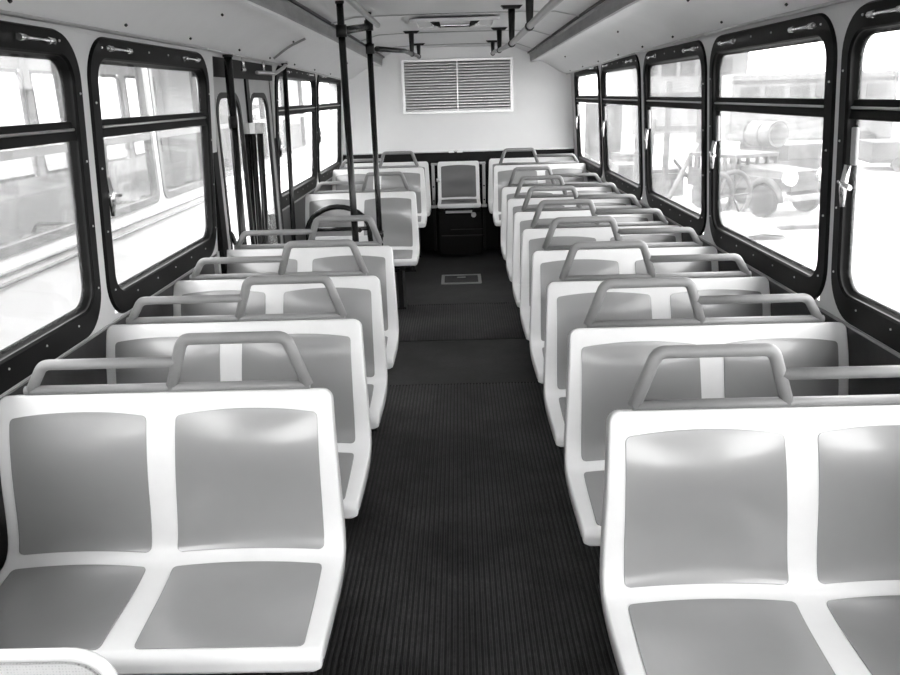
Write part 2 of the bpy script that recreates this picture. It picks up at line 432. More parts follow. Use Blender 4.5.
def make_window(s, y0, y1, n, full=True):
    """a framed bus window; local frame: x toward the outside of the right wall"""
    e = empty(f'window_{n}', (0, 0, 0)); e['kind'] = 'structure'
    def P(y, z, d): return (s * (WX(z) + d), y, z)      # d > 0 outwards
    out = rrect(y0 - EDGE, y1 + EDGE, OZ0, OZ1, .15, 10)
    out2 = rrect(y0 - EDGE + .006, y1 + EDGE - .006, OZ0 + .006, OZ1 - .006, .144, 10)
    inn = rrect(y0 - .006, y1 + .006, GZ0 - .006, GZ1 + .006, .085, 10)
    inn2 = rrect(y0, y1, GZ0, GZ1, .08, 10)
    b = MB(); b.grid([[P(y, z, 0) for y, z in out], [P(y, z, -.010) for y, z in out2], [P(y, z, -.013) for y, z in inn], [P(y, z, -.006) for y, z in inn2]], closed=True, smooth=False)
    b.build('window_frame', M['frame'], e)
    g1 = rrect(y0 + .004, y1 - .004, GZ0 + .004, GZ1 - .004, .076, 10)
    g2 = rrect(y0 + .012, y1 - .012, GZ0 + .012, GZ1 - .012, .07, 10)
    b = MB(); b.grid([[P(y, z, -.006) for y, z in inn2], [P(y, z, .006) for y, z in inn2], [P(y, z, .008) for y, z in g1], [P(y, z, .020) for y, z in g1], [P(y, z, .020) for y, z in g2], [P(y, z, .026) for y, z in g2]], closed=True)
    b.build('gasket', M['rubber'], e)
    # transom with a bright drip edge
    b = MB()
    za, zb = 1.538, 1.598
    b.hexa([P(y0, za, -.004), P(y1, za, -.004), P(y1, za, .024), P(y0, za, .024)], [P(y0, zb, .010), P(y1, zb, .010), P(y1, zb, .024), P(y0, zb, .024)])
    b.build('transom', M['frame'], e, .003)
    b = MB(); b.tube([P(y0 + .02, 1.573, -.004), P(y1 - .02, 1.573, -.004)], .0045, 6); b.build('transom_edge', M['steel'], e)
    if full:
        b = MB(); b.hexa([P(y0, zb, .0165), P(y1, zb, .0165), P(y1, zb, .0195), P(y0, zb, .0195)], [P(y0, GZ1, .0165), P(y1, GZ1, .0165), P(y1, GZ1, .0195), P(y0, GZ1, .0195)]); b.build('upper_pane', M['glass'], e)
        b = MB(); b.hexa([P(y0, GZ0, .0165), P(y1, GZ0, .0165), P(y1, GZ0, .0195), P(y0, GZ0, .0195)], [P(y0, za, .0165), P(y1, za, .0165), P(y1, za, .0195), P(y0, za, .0195)]); b.build('lower_pane', M['glass'], e)
        # hopper latches on the top band
        for f in (.14, .80):
            yc = y0 + (y1 - y0) * f; zz = 1.828
            b = MB(); b.tube([P(yc - .085, zz, -.026), P(yc + .085, zz, -.026)], .0045, 8)
            for q in (-.08, .08):
                b.tube([P(yc + q - .016, zz, -.024), P(yc + q + .016, zz, -.024)], .010, 8)
                b.tube([P(yc + q, zz, -.010), P(yc + q, zz, -.026)], .007, 8)
            b.build('latch_rod', M['chrome'], e)
        # release tag and clasp on the lower pane edge
        ye = (y1 - .012) if s > 0 else (y0 + .012)
        dy = -1 if s > 0 else 1
        b = MB(); ya, yb = sorted((ye, ye + dy * .035)); b.hexa([P(ya, 1.40, .0), P(yb, 1.40, .0), P(yb, 1.40, .012), P(ya, 1.40, .012)], [P(ya, 1.515, .0), P(yb, 1.515, .0), P(yb, 1.515, .012), P(ya, 1.515, .012)]); b.build('release_tag', M['tag'], e, .005)
        b = MB(); b.tube([P(ye, 1.40, -.004), P(ye, 1.33, -.016), P(ye, 1.27, -.014)], [.011, .013, .009], 8)
        b.tube([P(ye - .03 * dy, 1.345, -.014), P(ye + .06 * dy, 1.335, -.022)], .008, 8); b.build('clasp', M['chrome'], e)
        # screws round the flat of the frame
        L = rrect(y0 - .034, y1 + .034, GZ0 - .031, GZ1 + .042, .11, 10)
        tot = 0; seg = []
        for i in range(len(L)):
            a, c2 = L[i], L[(i + 1) % len(L)]; d = math.hypot(a[0] - c2[0], a[1] - c2[1]); seg.append((tot, d, a, c2)); tot += d
        k = int(tot / .21)
        for q in range(k):
            t = tot * (q + .3) / k
            for st, d, a, c2 in seg:
                if d > 0 and st <= t < st + d:
                    f = (t - st) / d; y = a[0] + (c2[0] - a[0]) * f; z = a[1] + (c2[1] - a[1]) * f
                    o = bpy.data.objects.new('screw', screw_me); COL.objects.link(o); o.parent = e
                    o.location = P(y, z, -.0105)
                    if s < 0: o.rotation_euler = (0, PI, 0)
                    break
    return e
n = 1
for k, (a, bb) in enumerate(R_WIN[1:]): make_window(1, a, bb, n); n += 1
for k, (a, bb) in enumerate(L_WIN[1:]): make_window(-1, a, bb, n); n += 1

# ------------------------------------------------------------------ rear door on the left
dr = empty('door_1', (0, 0, 0)); dr['kind'] = 'structure'
DX = -1.225
b = MB(); b.hexa([(-1.205, DOOR[0] - .03, 1.765), (-1.205, DOOR[1] + .03, 1.765), (-1.30, DOOR[1] + .03, 1.765), (-1.30, DOOR[0] - .03, 1.765)],
                 [(-1.20, DOOR[0] - .03, 1.868), (-1.20, DOOR[1] + .03, 1.868), (-1.30, DOOR[1] + .03, 1.868), (-1.30, DOOR[0] - .03, 1.868)])
b.build('door_header', M['band'], dr)
for (a, c, ga, gc) in ((4.175, 4.835, 4.245, 4.675), (4.90, 5.50, 4.94, 5.36)):
    outl = rrect(a, c, -.30, 1.77, .01, 3); gl = rrect(ga, gc, .12, 1.66, (.06, .06, .10, .10), 3)
    outl = rrect(a, c, -.30, 1.77, .01, 8); gl = rrect(ga - .028, gc + .028, .09, 1.69, (.06, .06, .12, .12), 8); g2 = rrect(ga, gc, .12, 1.66, (.05, .05, .10, .10), 8)
    b = MB(); b.grid([[(DX - .016, y, z) for y, z in gl], [(DX - .016, y, z) for y, z in outl], [(DX, y, z) for y, z in outl], [(DX, y, z) for y, z in gl], [(DX - .016, y, z) for y, z in gl]], closed=True, smooth=False)
    lf = b.build('door_leaf', M['door'], dr)
    b = MB(); b.grid([[(DX + .001, y, z) for y, z in gl], [(DX + .005, y, z) for y, z in gl], [(DX + .005, y, z) for y, z in g2], [(DX - .012, y, z) for y, z in g2]], closed=True, smooth=False)
    b.build('door_gasket', M['rubber'], lf)
    b = MB(); b.box(DX - .010, DX - .007, ga, gc, .12, 1.66); b.build('door_pane', M['glass'], lf)
b = MB(); b.box(DX - .02, DX + .012, 4.835, 4.90, -.3, 1.77); b.build('door_seal', M['rubber'], dr)
for a, c in ((4.09, 4.175), (5.475, 5.54)):
    b = MB(); b.box(-1.262, -1.225, a, c, -.3, 1.80); b.build('door_jamb', M['frame'], dr)
b = MB(); b.tube(fillet([(-1.16, 4.9, 1.80), (-1.12, 5.2, 1.80), (-1.11, 5.42, 1.84), (-1.11, 5.55, 1.875)], .08), .011, 8); b.build('door_rod', M['steel'], dr)
for y in (4.62, 5.1):
    b = MB(); b.cyl((-1.165, y, 1.875), (-1.165, y, 1.815), .009, 8); b.cyl((-1.165, y, 1.815), (-1.165, y, 1.80), .014, 10); b.build('header_lamp', M['chrome'], dr)
# grey pillar foot before the door
b = MB(); b.box(-1.275, -1.25, 4.058, 4.10, -.05, SILL + .01); struct(b, 'trim_16', M['pillar'])
# step well
b = MB(); b.box(-1.36, -1.0, DOOR[0], DOOR[1], -.34, -.30); struct(b, 'trim_14', M['black_metal'])
b = MB(); b.box(-1.42, -1.33, DOOR[0] - .03, DOOR[1] + .03, -.34, -.1); struct(b, 'trim_15', M['black_metal'])

# ------------------------------------------------------------------ poles and rails
def pole(x0, y, z0, x1, z1, r, label, name='grab_pole', top=1.25):
    e = empty(name, (x0, y, z0), label, 'pole')
    b = MB(); b.cyl((0, 0, 0), (x1 - x0, 0, z1 - z0), r, 16); b.build('pole_tube', M['pole'], e)
    b = MB(); b.cyl((0, 0, 0), (0, 0, .012), r * 2.2, 18); b.build('floor_flange', M['black_metal'], e)
    b = MB(); b.cyl((x1 - x0, 0, z1 - z0 - .012), (x1 - x0, 0, z1 - z0), r * top, 18); b.build('ceiling_flange', M['black_metal'], e)
    return e
p1 = pole(-.575, 4.4, 0, -.585, 2.118, .0185, 'thick black floor-to-ceiling pole behind the fourth left seat, nearest the camera')
b = MB(); b.tube([(-.01, 0, 1.945), (-.01, 0, 2.005)], .028, 14); b.build('pole_clamp', M['black_metal'], p1)
b = MB(); b.tube([(-.01, 0, 1.975), (.062, .565, 2.035)], .02, 12); b.build('cross_bar', M['pole'], p1)
p2 = pole(-.503, 5.0, 0, -.505, 2.118, .0172, 'black aisle pole at the wheelchair space, the thinner and farther of two')
for z in (1.917, 2.045):
    b = MB(); b.tube([(0, 0, z - .028), (0, 0, z + .028)], .026, 14); b.build('pole_clamp', M['black_metal'], p2)
b = MB(); b.tube([(0, 0, .80), (0, 0, .84)], .024, 12); b.cyl((0, -.01, .82), (.0, -.05, .82), .011, 10); b.build('pole_stop', M['black_metal'], p2)

dpa = pole(-1.205, 4.3, -.28, -1.158, 1.872, .021, 'black pole upright at the near edge of rear door', 'door_pole')
dpb = pole(-1.175, 5.5, 0, -1.118, 1.872, .0165, 'slim black pole upright at the far edge of rear door', 'door_pole')
b = MB(); b.tube([(.039, 0, 1.79), (.040, 0, 1.85)], .0245, 12); b.build('pole_collar', M['black_metal'], dpa)
# three folded black uprights with pale caps in front of the door
for k, (x, y, cap, r) in enumerate(((-1.215, 4.75, 'tag', .018), (-1.178, 4.75, 'white_plastic', .015), (-1.140, 4.75, 'tag', .018))):
    e = empty('door_barrier_post', (x - .055, y, -.28), ['grey-capped black post before the rear door, left of three', 'white-capped black post before the rear door, middle of three', 'grey-capped black post before the rear door, right of three'][k], 'post', 'capped posts at the rear door')
    b = MB(); b.tube([(0, 0, 0), (.055, 0, 1.745)], r, 12); b.build('post_tube', M['pole'], e)
    b = MB(); b.box(.055 - r * 1.05, .055 + r * 1.05, -.019, .019, 1.742, 1.802); b.build('post_cap', M[cap], e, .003)
# low barrier rail at near side of the door
e = empty('barrier_rail', (-1.25, 4.24, .0), 'short bent black rail beside the near door edge', 'rail')
b = MB(); b.tube(fillet([(-.01, -.02, .984), (.03, .0, .972), (.055, .0, .88), (.055, 0, .0)], .03), .012, 10); b.build('rail_tube', M['pole'], e)
b = MB(); b.cyl((.055, 0, 0), (.055, 0, .012), .03, 14); b.build('rail_flange', M['black_metal'], e)
# black hoop of the modesty rail behind the door
e = empty('modesty_hoop', (-.845, 5.55, 0), 'black arched tube hoop in front of the seat by the poles', 'rail')
arch = [(-.225, 0, 0), (-.225, 0, .60), (-.215, 0, .72)]
for k in range(13):
    t = PI - PI * (k + 1) / 14; arch.append((.225 * math.cos(t) * .98, 0, .74 + .185 * math.sin(t)))
arch += [(.215, 0, .72), (.225, 0, .60), (.225, 0, 0)]
b = MB(); b.tube(arch, .0185, 12); b.build('hoop_tube', M['pole'], e)
b = MB(); b.tube([(-.222, 0, .77), (.215, 0, .77)], .014, 10); b.build('hoop_bar', M['pole'], e)
b = MB(); b.cyl((.15, -.01, .765), (.15, -.045, .765), .016, 12); b.build('hoop_knob', M['black_metal'], e)
b = MB(); b.box(-.222, .222, -.006, .006, .08, .72); b.build('hoop_panel', M['white_plastic'], e)
for s in (-1, 1):
    b = MB(); b.cyl((s * .225, 0, 0), (s * .225, 0, .012), .034, 14); b.build('hoop_foot', M['black_metal'], e)

def ceil_z(x, y):
    t = 0 if y < 4 else (.22 * (y - 4) / 1.5 if y < 5.5 else (.22 + .4 * (y - 5.5) / 1.7 if y < 7.2 else .62 + .38 * (y - 7.2) / 1.7))
    h = lerp2(FRONT_C, REAR_C, t); x = abs(x)
    for a, c in zip(h[:-1], h[1:]):
        if a[0] <= x <= c[0]: return a[1] + (c[1] - a[1]) * (x - a[0]) / (c[0] - a[0])
    return h[-1][1]
def rail(pts, hangers, label, mat='rail', r=.0155):
    e = empty('handrail', pts[0], label, 'handrail'); o = Vector(pts[0])
    b = MB(); b.tube([Vector(p) - o for p in fillet(pts, .12)], r, 14); b.build('rail_tube', M[mat], e)
    for (x, y, z) in hangers:
        p = Vector((x, y, z)) - o; zc = ceil_z(x, y) - o.z
        b = MB(); b.tube([(p.x, p.y, p.z - .012), (p.x, p.y, p.z + .04), (p.x, p.y, zc - .005)], [.012, .0165, .0205], 12)
        b.tube([(p.x, p.y - .022, p.z), (p.x, p.y + .022, p.z)], .021, 12); b.build('hanger', M['black_metal'], e)
        b = MB(); b.hexa([(p.x - .062, p.y - .03, zc), (p.x + .062, p.y - .03, zc), (p.x + .062, p.y + .03, zc), (p.x - .062, p.y + .03, zc)], [(p.x - .045, p.y - .025, zc - .018), (p.x + .045, p.y - .025, zc - .018), (p.x + .045, p.y + .025, zc - .018), (p.x - .045, p.y + .025, zc - .018)]); b.build('hanger_plate', M['black_metal'], e)
    return e
rail([(.338, -1.0, 1.93), (.336, 2.8, 1.93), (.337, 3.85, 1.93), (.327, 4.93, 1.918), (.333, 6.47, 1.958), (.33, 7.2, 1.985), (.345, 7.98, 2.005)],
     [(.336, 2.4, 1.93), (.337, 3.85, 1.93), (.327, 4.93, 1.918), (.333, 6.47, 1.958), (.345, 7.93, 2.003)], 'steel ceiling handrail on black hangers right of the aisle')
rail([(-.45, -1.0, 2.05), (-.45, 3.7, 2.05), (-.452, 5.02, 2.047)], [(-.45, 1.0, 2.05), (-.45, 3.0, 2.05)], 'steel ceiling handrail ending at the black poles, left of the aisle')
rail([(-.468, 5.05, 1.918), (-.36, 6.0, 1.950), (-.338, 6.55, 1.954), (-.345, 7.3, 1.98), (-.352, 8.08, 2.0)], [(-.338, 6.55, 1.954), (-.352, 8.04, 2.0)], 'black handrail running from the thinner pole to two rear hangers', 'pole')

# aisle floor hatch
e = empty('floor_hatch', (0, 7.27, .001), 'small metal-rimmed hatch in the black floor at the rear aisle', 'hatch')
o = rrect(-.185, .185, -.19, .19, .012, 3); i_ = rrect(-.155, .155, -.15, .15, .008, 3)
b = MB(); b.grid([[(x, y, 0) for x, y in o], [(x, y, .006) for x, y in o], [(x, y, .006) for x, y in i_], [(x, y, .0) for x, y in i_]], closed=True, smooth=False); b.build('hatch_rim', M['alu'], e)
b = MB(); b.box(-.155, .155, -.15, .15, .0, .003); b.build('hatch_plate', M['junk_dark'], e)
b = MB(); b.box(-.04, .04, .05, .08, .003, .007); b.build('hatch_pull', M['steel'], e)

# ------------------------------------------------------------------ seats
PROF = [(.0, .900), (-.016, .85), (-.036, .77), (-.050, .66), (-.056, .55), (-.066, .482), (-.088, .447), (-.13, .434), (-.20, .428), (-.30, .428), (-.39, .430), (-.450, .430), (-.468, .427), (-.476, .418), (-.476, .408), (-.475, .379)]
_d = smooth_prof(PROF, 8); _s = [0]
for a, c in zip(_d[:-1], _d[1:]): _s.append(_s[-1] + math.hypot(a[0] - c[0], a[1] - c[1]))
SL = _s[-1]
def pf(t):
    t = max(0, min(SL, t))
    for i in range(len(_s) - 1):
        if t <= _s[i + 1]:
            f = (t - _s[i]) / (_s[i + 1] - _s[i]); a, c = _d[i], _d[i + 1]
            return a[0] + (c[0] - a[0]) * f, a[1] + (c[1] - a[1]) * f
    return _d[-1]
def nrm(t):
    a, c = pf(t - .006), pf(t + .006); ty, tz = c[0] - a[0], c[1] - a[1]; l = math.hypot(ty, tz) or 1
    return tz / l, -ty / l
def t_of_z(z):
    for i in range(len(_d)):
        if _d[i][1] <= z: return _s[i]
def t_of_y(y):
    for i in range(len(_d)):
        if _d[i][0] <= y: return _s[i]
TB0, TB1 = t_of_z(.842), t_of_z(.458)       # back panel
TP0, TP1 = t_of_y(-.112), t_of_y(-.449)     # seat panel
def lin(a, c, f): return a + (c - a) * f
class Seat:
    """shell + inserts of a one or two place seat, x measured from the aisle edge centre line of the bus"""
    def __init__(self, xa, xw, panels):
        self.xa, self.xw, self.panels = xa, xw, panels       # xa=(top,bottom) etc; panels: list of (x0 top, x1 top, x0 bot, x1 bot, x0 front, x1 front)
    def edges(self, t):
        f = min(1, t / TB1)
        # slight outward bulge toward the lower back
        return lin(self.xa[0], self.xa[1], f ** .8), lin(self.xw[0], self.xw[1], f ** .8)
    def plim(self, p, t):
        if t <= TB1: f = max(0, (t - TB0) / (TB1 - TB0)); return lin(p[0], p[2], f), lin(p[1], p[3], f)
        f = max(0, min(1, (t - TP0) / (TP1 - TP0))); return lin(p[2], p[4], f), lin(p[3], p[5], f)
    def dish(self, x, t):
        for p in self.panels:
            a, c = self.plim(p, t)
            if a < x < c:
                u = 2 * (x - a) / (c - a) - 1
                w = (1 - u * u) ** 1.1
                if TB0 < t < TB1: q = (t - TB0) / (TB1 - TB0); return w * .0085 * math.sin(2 * PI * q)
                if TP0 < t < TP1: q = 2 * (t - TP0) / (TP1 - TP0) - 1; return -.024 * w * (1 - q * q)
                if TB1 <= t <= TP0: return 0
        return 0
    def pt(self, x, t, off):
        y, z = pf(t); ny, nz = nrm(t)
        return (x, y + ny * off, z + nz * off)
    def shell(self):
        R = .027; r = .007
        ts = [0, .0012, .003, .007, .013, .021, .030, .040, .055]
        k = 40
        ts += [.055 + (SL - .055 - .03) * (i + 1) / k for i in range(k)] + [SL - .022, SL - .014, SL - .007, SL]
        us_edge = [0, .0008, .002, .0042, .007]
        front, back = [], []
        for t in ts:
            a, c = self.edges(t)
            ins = (R - math.sqrt(max(0, R * R - (R - t) ** 2))) if t < R else 0
            tb = SL - t; R2 = .016
            if tb < R2: ins += R2 - math.sqrt(max(0, R2 * R2 - (R2 - tb) ** 2))
            a += ins; c -= ins
            xs = [a + d for d in us_edge] + [a + .007 + (c - a - .014) * (i + 1) / 40 for i in range(39)] + [c - d for d in us_edge[::-1]]
            th = .046 if t < TB1 else lin(.046, .040, (t - TB1) / (SL - TB1))
            if tb < .08: th = lin(.014, th, tb / .08)
            rf, rb = [], []
            for x in xs:
                d = min(x - a, c - x); e = (r - math.sqrt(max(0, r * r - (r - d) ** 2))) if d < r else 0
                et = (r - math.sqrt(max(0, r * r - (r - t) ** 2))) if t < r else 0
                rf.append(self.pt(x, t, self.dish(x, t) - max(e, et)))
                rb.append(self.pt(x, t, -th))
            front.append(rf); back.append(rb)
        m = MB(); m.grid(front); m.grid([r_[::-1] for r_ in back])
        n = len(front[0])
        # rim
        rim_f = front[0] + [r_[-1] for r_ in front[1:]] + front[-1][::-1][1:] + [r_[0] for r_ in front[::-1][1:-1]]
        rim_b = back[0] + [r_[-1] for r_ in back[1:]] + back[-1][::-1][1:] + [r_[0] for r_ in back[::-1][1:-1]]
        m.grid([rim_f, rim_b], closed=True)
        return m
    def insert(self, p, part):
        N = 22; r = .015
        t0, t1 = (TB0, TB1) if part == 'back' else (TP0, TP1)
        sp = sorted(set([i / N for i in range(N + 1)] + [.004, .012, .024, .996, .988, .976]))
        H = t1 - t0
        rows = []; ring = []
        for b in sp:
            row = []
            for a in sp:
                tm = t0 + H * b
                x0, x1 = self.plim(p, tm); W = x1 - x0
                # corner rounding of the outline: pull x in near the ends
                dt = min(b, 1 - b) * H; ins = (r - math.sqrt(max(0, r * r - (r - dt) ** 2))) if dt < r else 0
                xx = x0 + ins + (W - 2 * ins) * a
                u = 2 * a - 1
                crown = .013 * (1 - u * u)
                if part == 'back': tt = tm - crown * (1 - b) - crown * .5 * b
                else: tt = tm - crown * .9 * (1 - b)
                edge = .0025
                row.append((xx, tt, edge))
            rows.append(row)
        surf = [[self.pt(x, t, self.dish(x, t) + o) for x, t, o in r_] for r_ in rows]
        m = MB(); m.grid(surf)
        low = [[self.pt(x, t, self.dish(x, t) - .004) for x, t, o in r_] for r_ in rows]
        rim = lambda g: g[0] + [q[-1] for q in g[1:]] + g[-1][::-1][1:] + [q[0] for q in g[::-1][1:-1]]
        m.grid([rim(surf), rim(low)], closed=True, smooth=False)
        return m

DOUBLE = Seat((.357, .338), (1.258, 1.278), [(.392, .774, .392, .800, .382, .782), (.854, 1.226, .872, 1.242, .862, 1.235)])
XC = .80
def shift(m, dx):
    m.v = [(x - dx, y, z) for x, y, z in m.v]; return m
def handle_mesh():
    m = MB(); r = .0155; zb = .909
    y = .012
    m.tube([(.412, y, zb), (1.186, y, zb)], .0125, 10, flat=1.2)
    tall = fillet([(.418, y, zb - .002), (.467, y, 1.044), (.743, y, 1.044), (.788, y, zb - .002)], [0, .032, .032, 0])
    m.tube(tall, r, 12, flat=1.05)
    low = fillet([(.759, y, .981), (1.128, y, .981), (1.172, y, zb - .002)], [0, .034, 0])
    m.tube(low, .0148, 12, flat=1.02)
    # flared webs where the bars meet
    return m
def pedestal_mesh(extra=0):
    m = MB()
    m.box(.40, 1.24, -.40, -.36, .345 , .395); m.box(.40, 1.24, -.14, -.10, .345, .395)
    m.box(.44, .48, -.42, -.08, .33, .395); m.box(1.14, 1.18, -.42, -.08, .33, .395)
    m.box(.465, .505, -.37, -.12, .015 - extra, .335); m.box(.585, .60, -.34, -.14, .015 - extra, .335)
    m.box(.45, .66, -.36, -.12, .0 - extra, .016 - extra)
    m.box(1.18, 1.30, -.40, -.10, .30, .345)
    return m
def seat_parts(mirror, handle=True, extra=0, prefix='bus_seat'):
    e = bpy.data.objects.new(prefix, None); COL.objects.link(e)
    shift(DOUBLE.shell(), XC).build('seat_shell', M['shell'], e, mirror=mirror)
    for p in DOUBLE.panels:
        shift(DOUBLE.insert(p, 'back'), XC).build('back_insert', M['insert'], e, mirror=mirror)
        shift(DOUBLE.insert(p, 'pan'), XC).build('seat_insert', M['insert'], e, mirror=mirror)
    if handle: shift(handle_mesh(), XC).build('grab_handle', M['handle'], e, mirror=mirror)
    shift(pedestal_mesh(extra), XC).build('pedestal', M['black_metal'], e, bevel=.004, mirror=mirror)
    return e
ORD = ['first', 'second', 'third', 'fourth', 'fifth', 'sixth', 'seventh', 'eighth']
RY = [1.808, 2.526, 3.208, 3.889, 4.553, 5.242, 5.943, 6.708]
LY = [2.015, 2.7135, 3.417, 4.144]
R_proto = seat_parts(False); L_proto = seat_parts(True)
GR = 'white double seats with grey grab handles'
for i, y in enumerate(RY):
    o = R_proto if i == 0 else copy_tree(R_proto)
    o.location = (XC, y, 0)
    lab = 'white double seat with grey pads and handle, nearest the camera, right of aisle' if i == 0 else f'{ORD[i]} white double seat from the camera in the right row'
    if i == 7: lab = 'white double seat with empty floor gap behind it, eighth in right row'
    tag(o, lab, 'bus seat', GR)
for i, y in enumerate(LY):
    o = L_proto if i == 0 else copy_tree(L_proto)
    o.location = (-XC, y, 0)
    lab = ['white double seat with bright grey pads, nearest the camera, left of aisle', 'second white double seat from the camera in the left row', 'third white double seat from the camera in the left row', 'white double seat just before the rear door and black poles'][i]
    tag(o, lab, 'bus seat', GR)
o = copy_tree(L_proto); o.location = (-XC, 6.593, 0)
tag(o, 'white double seat directly behind the two black poles and black hoop', 'bus seat', GR)
RR = .07
Rr = seat_parts(False, True, RR); Rr.location = (XC - .012, 7.98, RR); tag(Rr, 'white double seat with handle, last but one in right row', 'bus seat', GR)
Lr = seat_parts(True, True, RR); Lr.location = (-XC + .012, 8.02, RR); tag(Lr, 'white double seat with handle, last but one in left row', 'bus seat', GR)
Rb = seat_parts(False, False, RR + .01); Rb.location = (XC - .03, 8.74, RR + .01); tag(Rb, 'handleless white double seat against the rear wall, right corner', 'bus seat', 'rear bench seats')
Lb = seat_parts(True, False, RR); Lb.location = (-XC + .03, 8.74, RR); tag(Lb, 'handleless white double seat against the rear wall, left corner', 'bus seat', 'rear bench seats')
# single centre seat at the rear
SINGLE = Seat((-.222, -.225), (.222, .225), [(-.185, .185, -.187, .187, -.187, .187)])
e = empty('bus_seat', (-.005, 8.74, .197), 'single white seat with dark grey pad at the rear aisle end', 'bus seat', 'rear bench seats')
e.scale = (1, .9, .85)
SINGLE.shell().build('seat_shell', M['shell'], e)
SINGLE.insert(SINGLE.panels[0], 'back').build('back_insert', M['insert_dark'], e)
SINGLE.insert(SINGLE.panels[0], 'pan').build('seat_insert', M['insert_dark'], e)
b = MB(); b.cyl((-.235, -.09, .68), (-.20, -.09, .68), .022, 12); b.build('hinge_knob', M['steel'], e)
b = MB(); b.box(-.15, .15, -.40, -.10, .34, .385); b.build('seat_support', M['black_metal'], e)
# side plates of the centre bay
for s, nm in ((-1, 'left'), (1, 'right')):
    e = empty('bay_bracket', (s * .272 - .005, 8.74, .5), f'grey upright bracket plate to the {nm} of the single rear seat', 'bracket', 'brackets beside the single rear seat')
    b = MB(); b.box(-.016, .016, -.03, .06, -.02, .425); b.build('bracket_plate', M['door'], e, .003)
    b = MB(); b.box(-.03, .03, -.045, -.0, -.03, .0); b.build('bracket_foot', M['steel'], e, .003)
    b = MB(); b.box(-.014, .014, -.01, .03, -.5, -.03); b.build('bracket_leg', M['black_metal'], e)
    b = MB(); b.box(-.045, .02, -.03, .06, .425, .445) if s > 0 else b.box(-.02, .045, -.03, .06, .425, .445); b.build('bracket_cap', M['door'], e, .003)
    for z in (.05, .2):
        b = MB(); b.cyl((0, -.03, z), (0, -.036, z), .009, 10); b.build('bolt', M['black_metal'], e)
# riser box under the rear centre seat with latch
e = empty('engine_box', (0, 8.62, 0), 'black riser box under the single rear seat with white strip latch', 'engine cover')
b = MB(); b.box(-.225, .225, -.18, .21, 0, .47); b.build('box_body', M['band'], e, .003)
b = MB(); b.box(-.15, .13, -.205, -.18, .452, .48); b.build('latch_strip', M['white_plastic'], e, .003)
b = MB(); b.cyl((.145, -.18, .43), (.145, -.21, .43), .026, 14); b.cyl((.145, -.21, .43), (.145, -.225, .43), .014, 12); b.build('latch_knob', M['steel'], e)
b = MB(); b.box(-.2, .25, -.19, -.18, .20, .215); b.box(-.1, .24, -.19, -.18, .27, .28); b.build('box_rib', M['black_metal'], e)

# white tube barrier at the near left corner
e = empty('modesty_screen', (-.915, 1.13, 0), 'white tube-framed perforated panel in the near left corner', 'barrier')
top_z = .760
pts = fillet([(-.35, 0, .05), (-.35, 0, top_z), (.31, 0, top_z), (.31, 0, .05)], .075, 8)
b = MB(); b.tube(pts, .0115, 14); b.build('tube_frame', M['tube_white'], e)
b = MB(); o = rrect(-.336, .296, .12, top_z - .017, .06, 6); b.add([(x, -.003, z) for x, z in o], [tuple(range(len(o)))]); b.add([(x, .003, z) for x, z in o], [tuple(range(len(o)))[::-1]])
b.grid([[(x, -.003, z) for x, z in o], [(x, .003, z) for x, z in o]], closed=True, smooth=False); b.build('mesh_panel', M['mesh_panel'], e)
for s in (-.35, .31):
    b = MB(); b.cyl((s, 0, 0), (s, 0, .05), .024, 14); b.build('floor_socket', M['black_metal'], e)

# ------------------------------------------------------------------ outside: ground
b = MB(); b.box(-60, 60, -40, 90, -1.2, -.9); struct(b, 'ground', M['ground'])

# neighbouring parked bus on the left
NX0, NX1, NY0, NY1 = -5.0, -2.55, -3.0, 14.0
e = empty('parked_bus', (-3.8, 5, -.9), 'white bus parked alongside, seen through the left windows', 'bus')
def LOC(p): return (p[0] + 3.8, p[1] - 5, p[2] + .9)
nb_w = [(NY0 + .3 + 1.38 * k, NY0 + .3 + 1.38 * k + 1.24) for k in range(12)]
b = MB()
for xs in (NX1, NX0):
    s = 1 if xs == NX1 else -1
    def sl(y0, y1, z0, z1): 
        x0, x1 = sorted((xs, xs - s * .05)); p, q = LOC((x0, y0, z0)), LOC((x1, y1, z1)); b.box(p[0], q[0], p[1], q[1], p[2], q[2])
    sl(NY0, NY1, -.55, .86); sl(NY0, NY1, 2.06, 2.40)
    y = NY0
    for a, c in nb_w: sl(y, a, .86, 2.06); y = c
    sl(y, NY1, .86, 2.06)
p, q = LOC((NX0, NY0 - .05, -.55)), LOC((NX1, NY0, 2.40)); b.box(p[0], q[0], p[1], q[1], p[2], q[2])
p, q = LOC((NX0, NY1, -.55)), LOC((NX1, NY1 + .05, 2.40)); b.box(p[0], q[0], p[1], q[1], p[2], q[2])
b.build('bus_body', M['body_white'], e)
b = MB(); b.grid([[LOC((x, y, z)) for x, z in ((NX0, 2.40), (NX0 + .15, 2.54), (-3.8, 2.62), (NX1 - .15, 2.54), (NX1, 2.40))] for y in (NY0 - .05, NY1 + .05)]); b.build('bus_roof', M['body_white'], e)
b = MB(); p, q = LOC((NX0 + .05, NY0, -.35)), LOC((NX1 - .05, NY1, -.3)); b.box(p[0], q[0], p[1], q[1], p[2], q[2]); b.build('bus_floor', M['junk_dark'], e)
b = MB()
for z in (.76, .70): b.tube([LOC((NX1 + .008, NY0, z)), LOC((NX1 + .008, NY1, z))], .012, 8)
b.build('belt_moulding', M['body_grey'], e)
for yy in (.5, 10.5):
    for xx in (NX1 - .12, NX0 + .12):
        b = MB(); a = LOC((xx - .12, yy, -.42)); c = LOC((xx + .12, yy, -.42)); b.cyl(a, c, .48, 24); b.build('wheel', M['rubber'], e)
